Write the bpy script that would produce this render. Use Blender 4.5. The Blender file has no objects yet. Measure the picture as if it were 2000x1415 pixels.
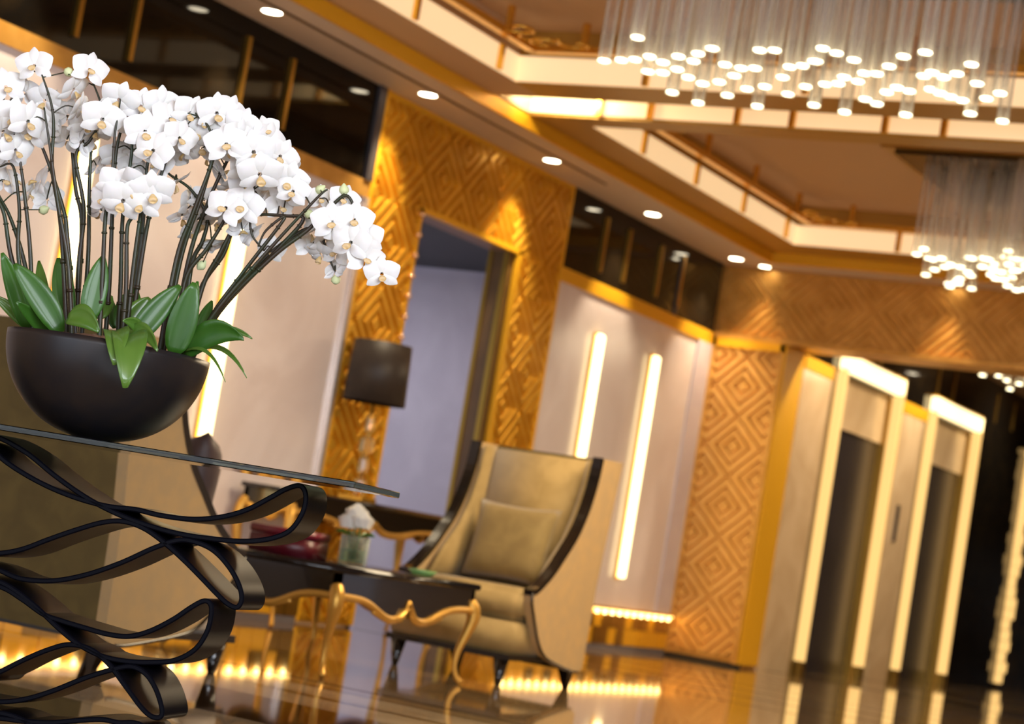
import bpy, bmesh, math, random
from mathutils import Vector, Matrix, Quaternion
random.seed(7)
SC = bpy.context.scene
COL = SC.collection
# ------------------------------------------------------------------ camera
IW, IH, FPX, CAMH = 2000, 1415, 4242.8, 0.70
YAW, PITCH, ROLL = math.radians(-28.161), math.radians(4.859), math.radians(9.473)
def cam_basis():
    cy, sy, cp, sp = math.cos(YAW), math.sin(YAW), math.cos(PITCH), math.sin(PITCH)
    f = Vector((sy*cp, cy*cp, sp)); r = Vector((cy, -sy, 0)); u = r.cross(f)
    c, s = math.cos(ROLL), math.sin(ROLL)
    return c*r + s*u, -s*r + c*u, f
CR, CU, CF = cam_basis()
CP = Vector((0, 0, CAMH))
cam = bpy.data.cameras.new('camera'); camo = bpy.data.objects.new('camera', cam); COL.objects.link(camo)
m = Matrix((CR, CU, -CF)).transposed().to_4x4(); m.translation = CP
camo.matrix_world = m
cam.sensor_width = 36; cam.lens = FPX*36/IW; cam.clip_start = .05; cam.clip_end = 200
cam.dof.use_dof = True; cam.dof.focus_distance = 5.42; cam.dof.aperture_fstop = 3.6
SC.camera = camo
SC.cycles.transparent_max_bounces = 64
# ------------------------------------------------------------------ light and exposure
SC.view_settings.view_transform = 'Standard'; SC.view_settings.look = 'None'
SC.view_settings.gamma = 1; SC.view_settings.use_curve_mapping = False
SC.view_settings.exposure = 0.75
w = bpy.data.worlds.new('world'); SC.world = w; w.use_nodes = True
w.node_tree.nodes['Background'].inputs[0].default_value = (.75, .8, 1, 1)
w.node_tree.nodes['Background'].inputs[1].default_value = .5
def area(name, loc, direction, sx, sy, power, color):
    l = bpy.data.lights.new(name, 'AREA'); l.shape = 'RECTANGLE'; l.size = sx; l.size_y = sy; l.energy = power; l.color = color
    o = bpy.data.objects.new(name, l); COL.objects.link(o); o.location = loc
    o.rotation_euler = Vector(direction).to_track_quat('-Z', 'Y').to_euler(); return o
# daylight through the tall window in the right-hand wall beside the camera
area('window_daylight', (1.55, -.1, 2.3), (-1, .12, -.22), 5.4, 1.7, 285, (.86, .92, 1))
# daylight through the glazed entrance behind the camera
area('entrance_daylight', (-3.2, -4.3, 1.8), (0, 1, 0), 7, 2.8, 120, (.82, .89, 1))

# ------------------------------------------------------------------ pixel helpers (a pixel gives a direction; the distance comes from a plane)
def ray(x, y): return CF + CR*((x-1000)/FPX) - CU*((y-707.5)/FPX)
def on(x, y, ax, val):
    d = ray(x, y); return CP + d*((val-CP[ax])/d[ax])
def dep(x, y, D): return CP + ray(x, y)*D

# ------------------------------------------------------------------ materials
MATS = {}
def mat(name, col=(.8, .8, .8), rough=.5, metal=0., emit=None, strength=0., noise=None, trans=0., ior=1.45, coat=0., bump=None, spec=.5, sheen=0., sss=0.):
    """noise=(scale, colour2, detail, distortion); bump=(scale, strength)"""
    if name in MATS: return MATS[name]
    m = bpy.data.materials.new(name); m.use_nodes = True; nt = m.node_tree; b = nt.nodes['Principled BSDF']
    b.inputs['Base Color'].default_value = (*col, 1); b.inputs['Roughness'].default_value = rough
    b.inputs['Metallic'].default_value = metal; b.inputs['Transmission Weight'].default_value = trans
    b.inputs['IOR'].default_value = ior; b.inputs['Coat Weight'].default_value = coat; b.inputs['Coat Roughness'].default_value = .05
    b.inputs['Specular IOR Level'].default_value = spec; b.inputs['Sheen Weight'].default_value = sheen
    if sss: b.inputs['Subsurface Weight'].default_value = sss; b.inputs['Subsurface Radius'].default_value = (.01, .008, .006)
    if emit: b.inputs['Emission Color'].default_value = (*emit, 1); b.inputs['Emission Strength'].default_value = strength
    if noise or bump:
        tc = nt.nodes.new('ShaderNodeTexCoord')
    if noise:
        sc, c2, det, dist = noise
        n = nt.nodes.new('ShaderNodeTexNoise'); n.inputs['Scale'].default_value = sc; n.inputs['Detail'].default_value = det; n.inputs['Distortion'].default_value = dist
        rp = nt.nodes.new('ShaderNodeValToRGB'); rp.color_ramp.elements[0].position = .38; rp.color_ramp.elements[1].position = .66
        rp.color_ramp.elements[0].color = (*c2, 1); rp.color_ramp.elements[1].color = (*col, 1)
        nt.links.new(tc.outputs['Object'], n.inputs['Vector']); nt.links.new(n.outputs['Fac'], rp.inputs['Fac']); nt.links.new(rp.outputs['Color'], b.inputs['Base Color'])
    if bump:
        n2 = nt.nodes.new('ShaderNodeTexNoise'); n2.inputs['Scale'].default_value = bump[0]; n2.inputs['Detail'].default_value = 4
        bp = nt.nodes.new('ShaderNodeBump'); bp.inputs['Strength'].default_value = bump[1]; bp.inputs['Distance'].default_value = .01
        nt.links.new(tc.outputs['Object'], n2.inputs['Vector']); nt.links.new(n2.outputs['Fac'], bp.inputs['Height']); nt.links.new(bp.outputs['Normal'], b.inputs['Normal'])
    MATS[name] = m; return m
GOLDWALL = mat('carved_gold', (.80, .43, .035), .33, .55, noise=(6, (.66, .33, .02), 3, 0))
GOLDTAN = mat('carved_gold_tan', (.72, .40, .10), .38, .45, noise=(5, (.58, .30, .06), 3, 0))
GOLD = mat('gold', (.85, .48, .07), .26, .85)
GOLDPAINT = mat('gold_paint', (.80, .41, .015), .42, .15)
GILT = mat('gilt', (.55, .30, .055), .36, .6)
BRASS = mat('brass_dark', (.40, .23, .04), .3, .9)
BLACKGLASS = mat('black_glass', (.004, .0035, .003), .06, 0, noise=(2.2, (.010, .007, .004), 6, 1.5), spec=.22)
BLACK = mat('black_matt', (.004, .004, .004), .5)
MARBLE = mat('polished_marble', (.76, .69, .71), .2, 0, noise=(.9, (.68, .60, .61), 6, 2.0))
MARBLE_COOL = mat('cool_marble', (.62, .58, .68), .15, 0, noise=(1.0, (.54, .50, .60), 6, 2.0))
MARBLE_TAN = mat('tan_marble', (.70, .52, .32), .14, 0, noise=(1.2, (.60, .43, .25), 6, 2.0))
FLOORM = mat('floor_marble', (.28, .18, .085), .045, 0, noise=(1.4, (.20, .125, .06), 7, 1.6), coat=.6, spec=.6)
FLOORCREAM = mat('floor_cream_marble', (.44, .36, .26), .05, 0, noise=(2.0, (.34, .27, .19), 7, 2), coat=.5)
FLOORDARK = mat('floor_dark_marble', (.035, .018, .008), .05, 0, coat=.5)
CEIL_GREY = mat('soffit_paint', (.62, .52, .46), .6)
CEIL_TAN = mat('coffer_paint', (.52, .34, .20), .6)
CEIL_BROWN = mat('beam_gold_margin_shade', (.42, .235, .04), .45, .25)
CREAM = mat('riser_paint', (.8, .68, .5), .6)
COVE = mat('cove_light', (.9, .75, .5), .6, emit=(1, .70, .38), strength=.42)
LED = mat('led_strip', (1, .9, .6), .5, emit=(1, .78, .38), strength=2.6)
LEDFRAME = mat('led_frame', (.25, .16, .06), .5, emit=(1, .60, .20), strength=.66)
LEDTOP = mat('led_frame_top', (1, .85, .5), .5, emit=(1, .76, .38), strength=1.4)
BULB = mat('bulb', (1, .8, .4), .5, emit=(1, .66, .22), strength=5)
DOWN = mat('downlight_lens', (1, .9, .7), .5, emit=(1, .88, .66), strength=9.0)
DISC = mat('pendant_glow', (1, .95, .75), .4, emit=(1, .88, .55), strength=4.5)
GLASS = mat('clear_glass', (1, 1, 1), .0, 0, trans=1, ior=1.45)
def thin_glass(name, edge, tint):
    m = bpy.data.materials.new(name); m.use_nodes = True; nt = m.node_tree; nt.nodes.clear()
    o = nt.nodes.new('ShaderNodeOutputMaterial'); mx = nt.nodes.new('ShaderNodeMixShader'); t = nt.nodes.new('ShaderNodeBsdfTransparent'); g = nt.nodes.new('ShaderNodeBsdfPrincipled'); lw = nt.nodes.new('ShaderNodeLayerWeight')
    lw.inputs['Blend'].default_value = .22; t.inputs[0].default_value = (*tint, 1); g.inputs['Base Color'].default_value = (*edge, 1); g.inputs['Roughness'].default_value = .12
    nt.links.new(lw.outputs['Facing'], mx.inputs[0]); nt.links.new(t.outputs[0], mx.inputs[1]); nt.links.new(g.outputs[0], mx.inputs[2]); nt.links.new(mx.outputs[0], o.inputs[0]); return m
TUBE = thin_glass('thin_tube_glass', (.80, .76, .72), (1, .995, .99))
VGLASS = thin_glass('vase_glass', (.6, .65, .6), (.90, .95, .90))
TGLASS = mat('table_glass', (.13, .19, .19), .0, 0, trans=1, ior=1.28)
RIBBON = mat('black_ribbon', (.003, .003, .0055), .3, 0, spec=.04)
LACQ = mat('black_lacquer', (.004, .004, .006), .13, 0, coat=.25, spec=.5)
BOWL = mat('black_bowl', (.010, .009, .011), .38, 0, noise=(14, (.016, .012, .011), 3, 0), spec=.5)
VELVET = mat('gold_velvet', (.34, .23, .08), .75, 0, noise=(9, (.27, .178, .055), 5, .6), sheen=.3, bump=(120, .1))
VELVET2 = mat('olive_velvet', (.24, .165, .05), .75, 0, noise=(9, (.19, .125, .035), 5, .6), sheen=.3)
LINEN = mat('tan_linen', (.47, .31, .135), .7, 0, noise=(14, (.42, .29, .14), 4, 0))
TAUPE = mat('taupe_silk', (.085, .052, .045), .5, 0, noise=(10, (.06, .038, .04), 3, 0), sheen=.1)
EBONY = mat('ebony', (.006, .004, .003), .2, 0, coat=.4)
SHADE = mat('dark_shade', (.030, .021, .017), .5, 0)
CRYSTAL = mat('amber_crystal', (1, .85, .45), .05, 0, trans=.85, ior=1.4)
STEEL = mat('dark_steel', (.045, .036, .042), .25, .4, noise=(2, (.034, .027, .032), 4, 0))
WOOD = mat('brown_wood', (.17, .095, .03), .3, 0, noise=(3, (.12, .065, .02), 5, 0))
CHROME = mat('bright_edge', (.85, .78, .75), .15, .7)
RED = mat('dark_red', (.09, .004, .010), .35)
PETAL = mat('petal', (.90, .89, .90), .45, 0, sss=.25, noise=(30, (.86, .86, .84), 2, 0))
LIP = mat('lip', (.72, .47, .10), .5, 0, noise=(60, (.75, .55, .30), 2, 0))
BUDM = mat('bud', (.72, .80, .45), .5)
STEM = mat('stem', (.022, .040, .014), .35, 0, noise=(10, (.035, .022, .012), 3, 0))
STEMG = mat('stem_green', (.10, .17, .03), .4)
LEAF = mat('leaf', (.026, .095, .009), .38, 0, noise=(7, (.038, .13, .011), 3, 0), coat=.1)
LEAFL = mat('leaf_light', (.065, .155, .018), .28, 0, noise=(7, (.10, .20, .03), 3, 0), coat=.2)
BARK = mat('bark', (.26, .15, .10), .85, 0, noise=(40, (.16, .08, .05), 4, 0), bump=(60, .6))
ROSE = mat('white_rose', (.86, .84, .78), .6)
GREENGLASS = mat('green_glass', (.35, .62, .25), .1, 0, trans=.5)
WINWHITE = mat('window_frame', (.2, .12, .05), .4)

# ------------------------------------------------------------------ mesh helpers
def link(o, parent=None):
    COL.objects.link(o)
    if parent: o.parent = parent
    return o
def meshobj(name, verts, faces, m, parent=None, smooth=False):
    me = bpy.data.meshes.new(name); me.from_pydata([tuple(v) for v in verts], [], faces); me.update()
    if smooth:
        for p in me.polygons: p.use_smooth = True
    me.materials.append(m)
    return link(bpy.data.objects.new(name, me), parent)
def share(name, me, parent=None, mw=None):
    o = bpy.data.objects.new(name, me); link(o, parent)
    if mw is not None: o.matrix_local = mw
    return o
def empty(name, loc=(0, 0, 0), rz=0, parent=None):
    o = bpy.data.objects.new(name, None); o.empty_display_size = .1; link(o, parent); o.location = loc; o.rotation_euler[2] = rz; return o
def tag(o, label=None, cat=None, group=None, kind=None):
    if label: o['label'] = label
    if cat: o['category'] = cat
    if group: o['group'] = group
    if kind: o['kind'] = kind
    return o
def st(o, label=None): return tag(o, label, kind='structure')
BF = [(0, 3, 2, 1), (4, 5, 6, 7), (0, 1, 5, 4), (1, 2, 6, 5), (2, 3, 7, 6), (3, 0, 4, 7)]
def bv(x0, x1, y0, y1, z0, z1): return [(x0, y0, z0), (x1, y0, z0), (x1, y1, z0), (x0, y1, z0), (x0, y0, z1), (x1, y0, z1), (x1, y1, z1), (x0, y1, z1)]
def box(name, x0, x1, y0, y1, z0, z1, m, parent=None, bevel=0.):
    o = meshobj(name, bv(x0, x1, y0, y1, z0, z1), BF, m, parent)
    if bevel: bev(o, bevel)
    return o
def bev(o, wd, seg=2):
    bm = bmesh.new(); bm.from_mesh(o.data)
    bmesh.ops.bevel(bm, geom=bm.edges[:], offset=wd, segments=seg, affect='EDGES', clamp_overlap=True)
    for f in bm.faces: f.smooth = seg > 1
    bm.to_mesh(o.data); bm.free(); return o
def prism(name, pts, a0, a1, m, parent=None, plane='yz'):
    """polygon pts extruded between a0 and a1 along the missing axis"""
    def mk(p, a): return {'yz': (a, p[0], p[1]), 'xz': (p[0], a, p[1]), 'xy': (p[0], p[1], a)}[plane]
    n = len(pts); V = [mk(p, a0) for p in pts] + [mk(p, a1) for p in pts]
    F = [tuple(range(n))[::-1], tuple(range(n, 2*n))] + [(i, (i+1) % n, n+(i+1) % n, n+i) for i in range(n)]
    o = meshobj(name, V, F, m, parent)
    bm = bmesh.new(); bm.from_mesh(o.data); bmesh.ops.recalc_face_normals(bm, faces=bm.faces); bm.to_mesh(o.data); bm.free(); return o
def lathe(name, prof, m, parent=None, seg=40, loc=(0, 0, 0), smooth=True, cap=True):
    V, F = [], []
    for r, z in prof:
        for k in range(seg):
            a = 2*math.pi*k/seg; V.append((loc[0]+r*math.cos(a), loc[1]+r*math.sin(a), loc[2]+z))
    for i in range(len(prof)-1):
        for k in range(seg):
            k2 = (k+1) % seg; F.append((i*seg+k, i*seg+k2, (i+1)*seg+k2, (i+1)*seg+k))
    if cap and prof[0][0] > 1e-4: F.append(tuple(range(seg))[::-1])
    if cap and prof[-1][0] > 1e-4: F.append(tuple((len(prof)-1)*seg+k for k in range(seg)))
    return meshobj(name, V, F, m, parent, smooth)
def catmull(P, n=8, closed=False):
    P = [Vector(p) for p in P]; out = []; N = len(P)
    rng = range(N) if closed else range(N-1)
    for i in rng:
        g = (lambda k: P[k % N]) if closed else (lambda k: P[max(0, min(N-1, k))])
        p0, p1, p2, p3 = g(i-1), g(i), g(i+1), g(i+2)
        for j in range(n):
            t = j/n
            out.append(.5*((2*p1)+(p2-p0)*t+(2*p0-5*p1+4*p2-p3)*t*t+(3*p1-p0-3*p2+p3)*t**3))
    if not closed: out.append(P[-1].copy())
    return out
def tube_data(path, rad, seg=6):
    """tube along path; rad scalar or list"""
    V, F = [], []; n = len(path); up = Vector((.123, .97, .2))
    for i, p in enumerate(path):
        t = (path[min(i+1, n-1)]-path[max(i-1, 0)])
        t = t.normalized() if t.length > 1e-9 else Vector((0, 0, 1))
        a = t.cross(up)
        if a.length < 1e-3: a = t.cross(Vector((1, 0, 0)))
        a.normalize(); b = t.cross(a); r = rad[i] if isinstance(rad, (list, tuple)) else rad
        for k in range(seg):
            an = 2*math.pi*k/seg; V.append(p+a*(r*math.cos(an))+b*(r*math.sin(an)))
    for i in range(n-1):
        for k in range(seg):
            k2 = (k+1) % seg; F.append((i*seg+k, (i+1)*seg+k, (i+1)*seg+k2, i*seg+k2))
    F.append(tuple(range(seg))); F.append(tuple((n-1)*seg+k for k in range(seg))[::-1])
    return V, F
def merge(parts):
    V, F = [], []
    for v, f in parts:
        k = len(V); V += list(v); F += [tuple(i+k for i in q) for q in f]
    return V, F
def tube(name, path, rad, m, parent=None, seg=6):
    v, f = tube_data([Vector(p) for p in path], rad, seg); return meshobj(name, v, f, m, parent, True)

# ------------------------------------------------------------------ carved diamond panels (each lozenge is a piece)
def diamond_mesh(cw, ch, depth, R=4):
    V, F = [], []; lev = []
    for r in range(R):
        s0 = 1-r/R
        lev += [(s0, 0), (s0-(.16 if r == 0 else .34)/R, 0), (s0-(.28 if r == 0 else .46)/R, depth), (s0-.88/R, depth)]
    for s, h in lev:
        for (a, b) in ((1, 0), (0, 1), (-1, 0), (0, -1)): V.append((a*s*cw/2, b*s*ch/2, h))
    L = len(lev)
    for l in range(L-1):
        for k in range(4): F.append((l*4+k, l*4+(k+1) % 4, (l+1)*4+(k+1) % 4, (l+1)*4+k))
    b = (L-1)*4; F.append((b, b+1, b+2, b+3)); return V, F
DM = {}
def diamonds(parent, origin, U, Vv, N, u0, u1, v0, v1, m, cw=.54, ch=.54, depth=.022, ou=0., ov=0., name='lozenge'):
    """lattice of carved lozenges on the rectangle u0..u1, v0..v1 of a plane"""
    key = (cw, ch, depth, m.name)
    if key not in DM:
        V, F = diamond_mesh(cw, ch, depth, 5 if cw > .7 else 3); me = bpy.data.meshes.new(name); me.from_pydata(V, [], F); me.materials.append(m); DM[key] = me
    base = DM[key]
    i0 = int((u0-ou)/(cw/2))-2; i1 = int((u1-ou)/(cw/2))+2; j0 = int((v0-ov)/(ch/2))-2; j1 = int((v1-ov)/(ch/2))+2
    for i in range(i0, i1+1):
        for j in range(j0, j1+1):
            if (i+j) % 2: continue
            cu, cv = ou+i*cw/2, ov+j*ch/2
            if cu+cw/2 <= u0+.02 or cu-cw/2 >= u1-.02 or cv+ch/2 <= v0+.02 or cv-ch/2 >= v1-.02: continue
            me = base
            if cu-cw/2 < u0 or cu+cw/2 > u1 or cv-ch/2 < v0 or cv+ch/2 > v1:
                bm = bmesh.new(); bm.from_mesh(base)
                for co, no in (((u0-cu, 0, 0), (-1, 0, 0)), ((u1-cu, 0, 0), (1, 0, 0)), ((0, v0-cv, 0), (0, -1, 0)), ((0, v1-cv, 0), (0, 1, 0))):
                    bmesh.ops.bisect_plane(bm, geom=bm.verts[:]+bm.edges[:]+bm.faces[:], plane_co=co, plane_no=no, clear_outer=True)
                if not bm.faces: bm.free(); continue
                me = bpy.data.meshes.new(name); bm.to_mesh(me); bm.free(); me.materials.append(m)
            o = share(name, me, parent)
            mm = Matrix((U, Vv, N)).transposed().to_4x4(); mm.translation = origin+U*cu+Vv*cv+N*.003-parent.location; o.matrix_local = mm
X, Y, Z = Vector((1, 0, 0)), Vector((0, 1, 0)), Vector((0, 0, 1))

# ================================================================== SETTING
WX = -7.63        # face of the left wall
EY = 17.97        # face of the end lintel
EX = -6.905       # face of the lift wall
# ---- floor with inlaid bands
fl = st(box('floor', -12, 3, -5, 36, -.1, 0, FLOORM))
def band(y0, y1, m, x0=-7.6, x1=1.2): box('inlay_band', x0, x1, y0, y1, -.002, .0012, m, fl)
band(6.94, 7.32, FLOORCREAM); band(7.32, 7.40, FLOORDARK); band(7.40, 7.78, FLOORCREAM); band(7.78, 7.84, FLOORDARK)
band(8.05, 8.09, FLOORDARK); band(6.1, 6.94, FLOORDARK); band(5.6, 6.1, FLOORCREAM); band(5.0, 5.6, FLOORDARK)
for k in range(6): band(12.6+k*.9, 12.63+k*.9, FLOORDARK)
for k in range(5): band(18.6+k*2.4, 19.2+k*2.4, FLOORDARK, -6.9, .5)
# ---- left wall
wl = st(empty('wall_left', (WX, 0, 0)))
def wbox(name, x0, x1, y0, y1, z0, z1, m, parent=wl, bevel=0.):
    o = box(name, x0-WX, x1-WX, y0, y1, z0, z1, m, parent, bevel); return o
wbox('wall_core', -7.83, -7.66, -5, 12.6, 0, 3.9, CEIL_TAN)
wbox('wall_core', -7.83, -7.66, 14.05, 18.3, 0, 3.9, CEIL_TAN)
wbox('wall_core', -7.83, -7.66, 12.6, 14.05, 2.89, 3.9, CEIL_TAN)
S1 = (-5, 11.88); S2 = (14.78, 17.93)
for (a, b) in (S1, S2):
    n = max(2, round((b-a)/1.48)) if a < 0 else 2
    a2 = a if a > 0 else 4.5
    n = round((b-a2)/1.5)
    for k in range(n):
        p0 = a2+(b-a2)*k/n; p1 = a2+(b-a2)*(k+1)/n
        wbox('marble_slab', -7.66, WX, p0+.002, p1-.002, .36, 2.80, MARBLE)
    wbox('gold_strip', -7.66, -7.615, a2, b, 2.80, 2.91, GOLDTAN if a < 0 else GOLDPAINT)
    m_ = 4
    wbox('black_panel', -7.66, -7.625, a2, b-.0, 2.91, 3.54, BLACKGLASS)
wbox('steel_edge', -7.66, -7.60, 11.84, 11.88, .36, 2.80, CHROME)
wbox('steel_edge', -7.66, -7.60, 11.80, 11.88, 2.91, 3.54, mat('grey_edge', (.10, .09, .10), .4, .5))
wbox('steel_edge', -7.66, -7.61, 17.0, 17.04, 2.91, 3.40, mat('grey_edge', (.10, .09, .10), .4, .5))
wbox('cool_pilaster', -7.66, -7.615, 17.62, 17.95, .36, 2.80, MARBLE_COOL)
for y in (8.785, 9.255, 10.305, 10.784, 15.43, 15.88, 16.545, 17.02):
    wbox('brass_bar', -7.63, -7.60, y-.018, y+.018, 2.985, 3.43, BRASS)
# mosaic plinth with a row of small bulbs above it
for (a, b) in ((7.2, 11.88), (14.78, 17.93)):
    n = round((b-a)/.157)
    for k in range(n):
        for q in range(2):
            y0 = a+(b-a)*k/n; d = random.uniform(0, .008)
            wbox('mosaic_tile', -7.66, -7.606+d, y0+.004, y0+(b-a)/n-.004, .05+q*.14, .186+q*.14, GOLDPAINT if random.random() < .6 else BRASS)
    wbox('plinth_base', -7.66, -7.61, a, b, 0, .046, mat('grey_stone', (.18, .16, .17), .2))
    wbox('bulb_ledge', -7.66, -7.56, a, b, .345, .362, GOLD)
    wbox('ledge_light', -7.655, -7.575, a, b, .330, .345, mat('ledge_led', (1, .8, .4), .5, emit=(1, .62, .18), strength=2.2))
    nb = round((b-a)/.15)
    for k in range(nb):
        y = a+(b-a)*(k+.5)/nb
        o = lathe('plinth_bulb', [(0, -.022), (.014, -.017), (.019, 0), (.014, .017), (0, .022)], BULB, wl, 8, (0.045, y, .318))
# carved gold panel round the doorway
wbox('gold_ground', -7.66, -7.642, 11.88, 12.6, .02, 3.54, GOLDWALL); wbox('gold_ground', -7.66, -7.642, 14.05, 14.78, .02, 3.54, GOLDWALL); wbox('gold_ground', -7.66, -7.642, 12.6, 14.05, 2.89, 3.54, GOLDWALL)
og = Vector((-7.642, 0, 0)); UU = -Y
for (a, b, c, d) in ((11.93, 12.56, .05, 2.86), (14.10, 14.74, .05, 2.86), (11.93, 14.74, 2.86+.0, 3.50)):
    diamonds(wl, og, Y, Z, X, a, b, c, d, GOLDWALL, .56, .56, .026, 12.25, 2.86-.28)
wbox('gold_moulding', -7.66, -7.61, 11.88, 11.93, .02, 3.54, GOLDPAINT); wbox('gold_moulding', -7.66, -7.61, 14.74, 14.78, .02, 3.54, GOLDPAINT)
wbox('gold_moulding', -7.66, -7.61, 12.56, 12.6, .02, 2.89, GOLDPAINT); wbox('gold_moulding', -7.66, -7.61, 14.05, 14.10, .02, 2.89, GOLDPAINT)
wbox('gold_moulding', -7.66, -7.61, 12.56, 14.10, 2.86, 2.90, GOLDPAINT); wbox('gold_moulding', -7.66, -7.62, 11.93, 14.74, 3.50, 3.54, GOLDPAINT)
for k in range(8):  # studs added in place of highlights along the carved door edge
    z = 2.84-k*.142
    lathe('glint_stud', [(0, -.022), (.02, -.012), (.024, 0), (.02, .012), (0, .022)], mat('glint_brass', (.9, .6, .35), .15, .8), wl, 8, (.03, 12.57, z))
# ---- doorway
dr = st(empty('door_1', (WX, 13.3, 0)))
def dbox(name, x0, x1, y0, y1, z0, z1, m): return box(name, x0-WX, x1-WX, y0-13.3, y1-13.3, z0, z1, m, dr)
dbox('door_head', -7.83, -7.66, 12.6, 14.05, 2.86, 2.89, mat('head_paint', (.30, .2, .15), .5))
dbox('door_jamb', -7.83, -7.65, 14.0, 14.05, 0, 2.86, WOOD); dbox('door_jamb', -7.83, -7.65, 12.6, 12.63, 0, 2.86, WOOD)
for (a, b) in ((-7.70, -7.66), (-7.83, -7.80)): dbox('jamb_strip', a, b, 13.985, 14.0, 0, 2.86, BRASS)
pw = on(815, 490, 1, 15.9)[2]
st(box('wall_passage', -13, -7.84, 15.9, 16.1, 0, pw, MARBLE_COOL)); 
st(box('trim_1', -13, -7.84, 15.85, 16.1, pw, 3.9, BLACK))
st(box('ceiling_passage', -13, -7.84, 10, 15.85, 2.95, 3.0, BLACK))
pl = empty('passage_fill_lamp', (-9.4, 14.0, 2.95)); tag(pl, 'flat lamp added to brighten the passage past the carved doorway', 'lamp')  # no lamp known here; added to brighten the passage marble
box('fill_body', -.3, .3, -.3, .3, -.04, 0, CREAM, pl); box('fill_panel', -.28, .28, -.28, .28, -.05, -.04, mat('fill_diffuser', (1, 1, 1), .5, emit=(1, .96, 1), strength=20), pl)
# ---- end lintel and pier
wf = st(empty('wall_end', (0, EY, 0)))
def ebox(name, x0, x1, y0, y1, z0, z1, m, bevel=0.): return box(name, x0, x1, y0-EY, y1-EY, z0, z1, m, wf, bevel)
ebox('lintel_core', -7.66, 1.25, EY+.02, EY+.45, 2.89, 3.9, GOLDTAN)
diamonds(wf, Vector((0, EY+.02, 0)), X, Z, -Y, -7.62, -1.2, 2.93, 3.53, GOLDTAN, .86, .86, .014, -6.6, 3.25)
ebox('lintel_edge', -7.66, 1.25, EY-.02, EY+.45, 2.875, 2.925, GOLDTAN)
ebox('pier_core', -7.66, -6.93, EY+.02, EY+.45, 0, 2.875, GOLDTAN)
diamonds(wf, Vector((0, EY+.02, 0)), X, Z, -Y, -7.58, -6.97, .08, 2.80, mat('carved_gold_pier', (.80, .46, .13), .38, .4, noise=(5, (.70, .38, .09), 3, 0)), .54, .54, .034, -7.275, .30)
for (a, b) in ((-7.63, -7.58), (-6.97, -6.92)): ebox('pier_edge', a, b, EY-.03, EY+.02, .03, 2.875, GOLDTAN)
ebox('pier_edge', -7.63, -6.92, EY-.03, EY+.02, 2.80, 2.875, GOLDPAINT)
ebox('pier_skirting', -7.63, -6.90, EY-.02, EY+.02, 0, .035, BLACK)
ebox('pier_side', -6.93, EX, EY-.03, 18.42, .03, 2.87, GOLDPAINT)
# ---- lift wall
we = st(empty('wall_lift', (EX, 18, 0)))
def lbox(name, x0, x1, y0, y1, z0, z1, m, parent=we): return box(name, x0-EX, x1-EX, y0-18, y1-18, z0, z1, m, parent)
lbox('wall_core', -7.4, -6.95, 18.42, 19.45, 0, 3.6, BLACK); lbox('wall_core', -7.4, -6.95, 21.3, 22.45, 0, 3.6, BLACK); lbox('wall_core', -7.4, -6.95, 24.3, 36, 0, 3.6, BLACK)
lbox('wall_core', -7.4, -6.95, 19.45, 21.3, 3.04, 3.6, BLACK); lbox('wall_core', -7.4, -6.95, 22.45, 24.3, 3.04, 3.6, BLACK)
lbox('marble_slab', -6.95, -6.90, 18.42, 19.2, .0, 2.74, MARBLE_TAN); lbox('marble_slab', -6.95, -6.93, 19.2, 19.40, 0, 2.86, WOOD)
lbox('gold_strip', -6.95, -6.89, 18.42, 19.2, 2.74, 2.86, GOLDPAINT)
lbox('marble_slab', -6.95, -6.90, 21.36, 22.20, 0, 2.74, MARBLE_TAN); lbox('gold_strip', -6.95, -6.89, 21.36, 22.3, 2.74, 2.86, GOLDPAINT); lbox('marble_slab', -6.95, -6.93, 22.2, 22.4, 0, 2.74, WOOD)
lbox('black_panel', -6.95, -6.935, 18.42, 36, 2.86, 3.54, BLACKGLASS)
lbox('black_panel', -6.95, -6.92, 24.36, 26.6, 0, 2.86, BLACKGLASS)
for y in (20.0, 20.6, 22.6, 23.2, 25.0, 25.8): lbox('brass_bar', -6.94, -6.92, y-.015, y+.015, 3.08, 3.42, BRASS)
for k, y0 in enumerate((19.45, 22.45)):
    d = st(empty('door_%d' % (k+2), (EX, y0, 0)), 'lift doorway framed by a glowing gold band' )
    def fb(name, x0, x1, a, b, z0, z1, m): return box(name, x0-EX, x1-EX, a, b, z0, z1, m, d)
    fb('light_bar', -6.97, -6.86, .0, .075, .11, 2.90, LEDFRAME); fb('light_bar', -6.97, -6.86, 1.775, 1.85, .11, 2.90, LEDFRAME)
    fb('light_header', -6.97, -6.86, .0, 1.85, 2.88, 3.04, LEDTOP)
    fb('frame_foot', -6.97, -6.86, .0, .10, 0, .11, BRASS); fb('frame_foot', -6.97, -6.86, 1.75, 1.85, 0, .11, BRASS)
    fb('frame_edge', -6.97, -6.865, 1.85, 1.88, 0, 3.06, GOLDPAINT); fb('frame_edge', -6.97, -6.865, .0, 1.88, 3.04, 3.06, GOLDPAINT)
    fb('jamb', -7.30, -6.95, .10, .13, 0, 2.84, BRASS); fb('jamb', -7.30, -6.95, 1.72, 1.75, 0, 2.84, BRASS)
    fb('header_panel', -7.30, -6.99, .13, 1.72, 2.36, 2.84, MARBLE_TAN)
    fb('soffit', -7.30, -6.97, .13, 1.72, 2.84, 2.87, BRASS)
    fb('lift_leaf', -7.06, -7.02, .13, .922, 0, 2.36, STEEL); fb('lift_leaf', -7.06, -7.02, .928, 1.72, 0, 2.36, STEEL)
cb = tag(box('lift_call_panel', EX+.006, EX+.02, 21.70, 21.78, 1.42, 1.80, STEEL), 'slim dark lift call panel on marble between glowing doorways', 'call panel')
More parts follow.
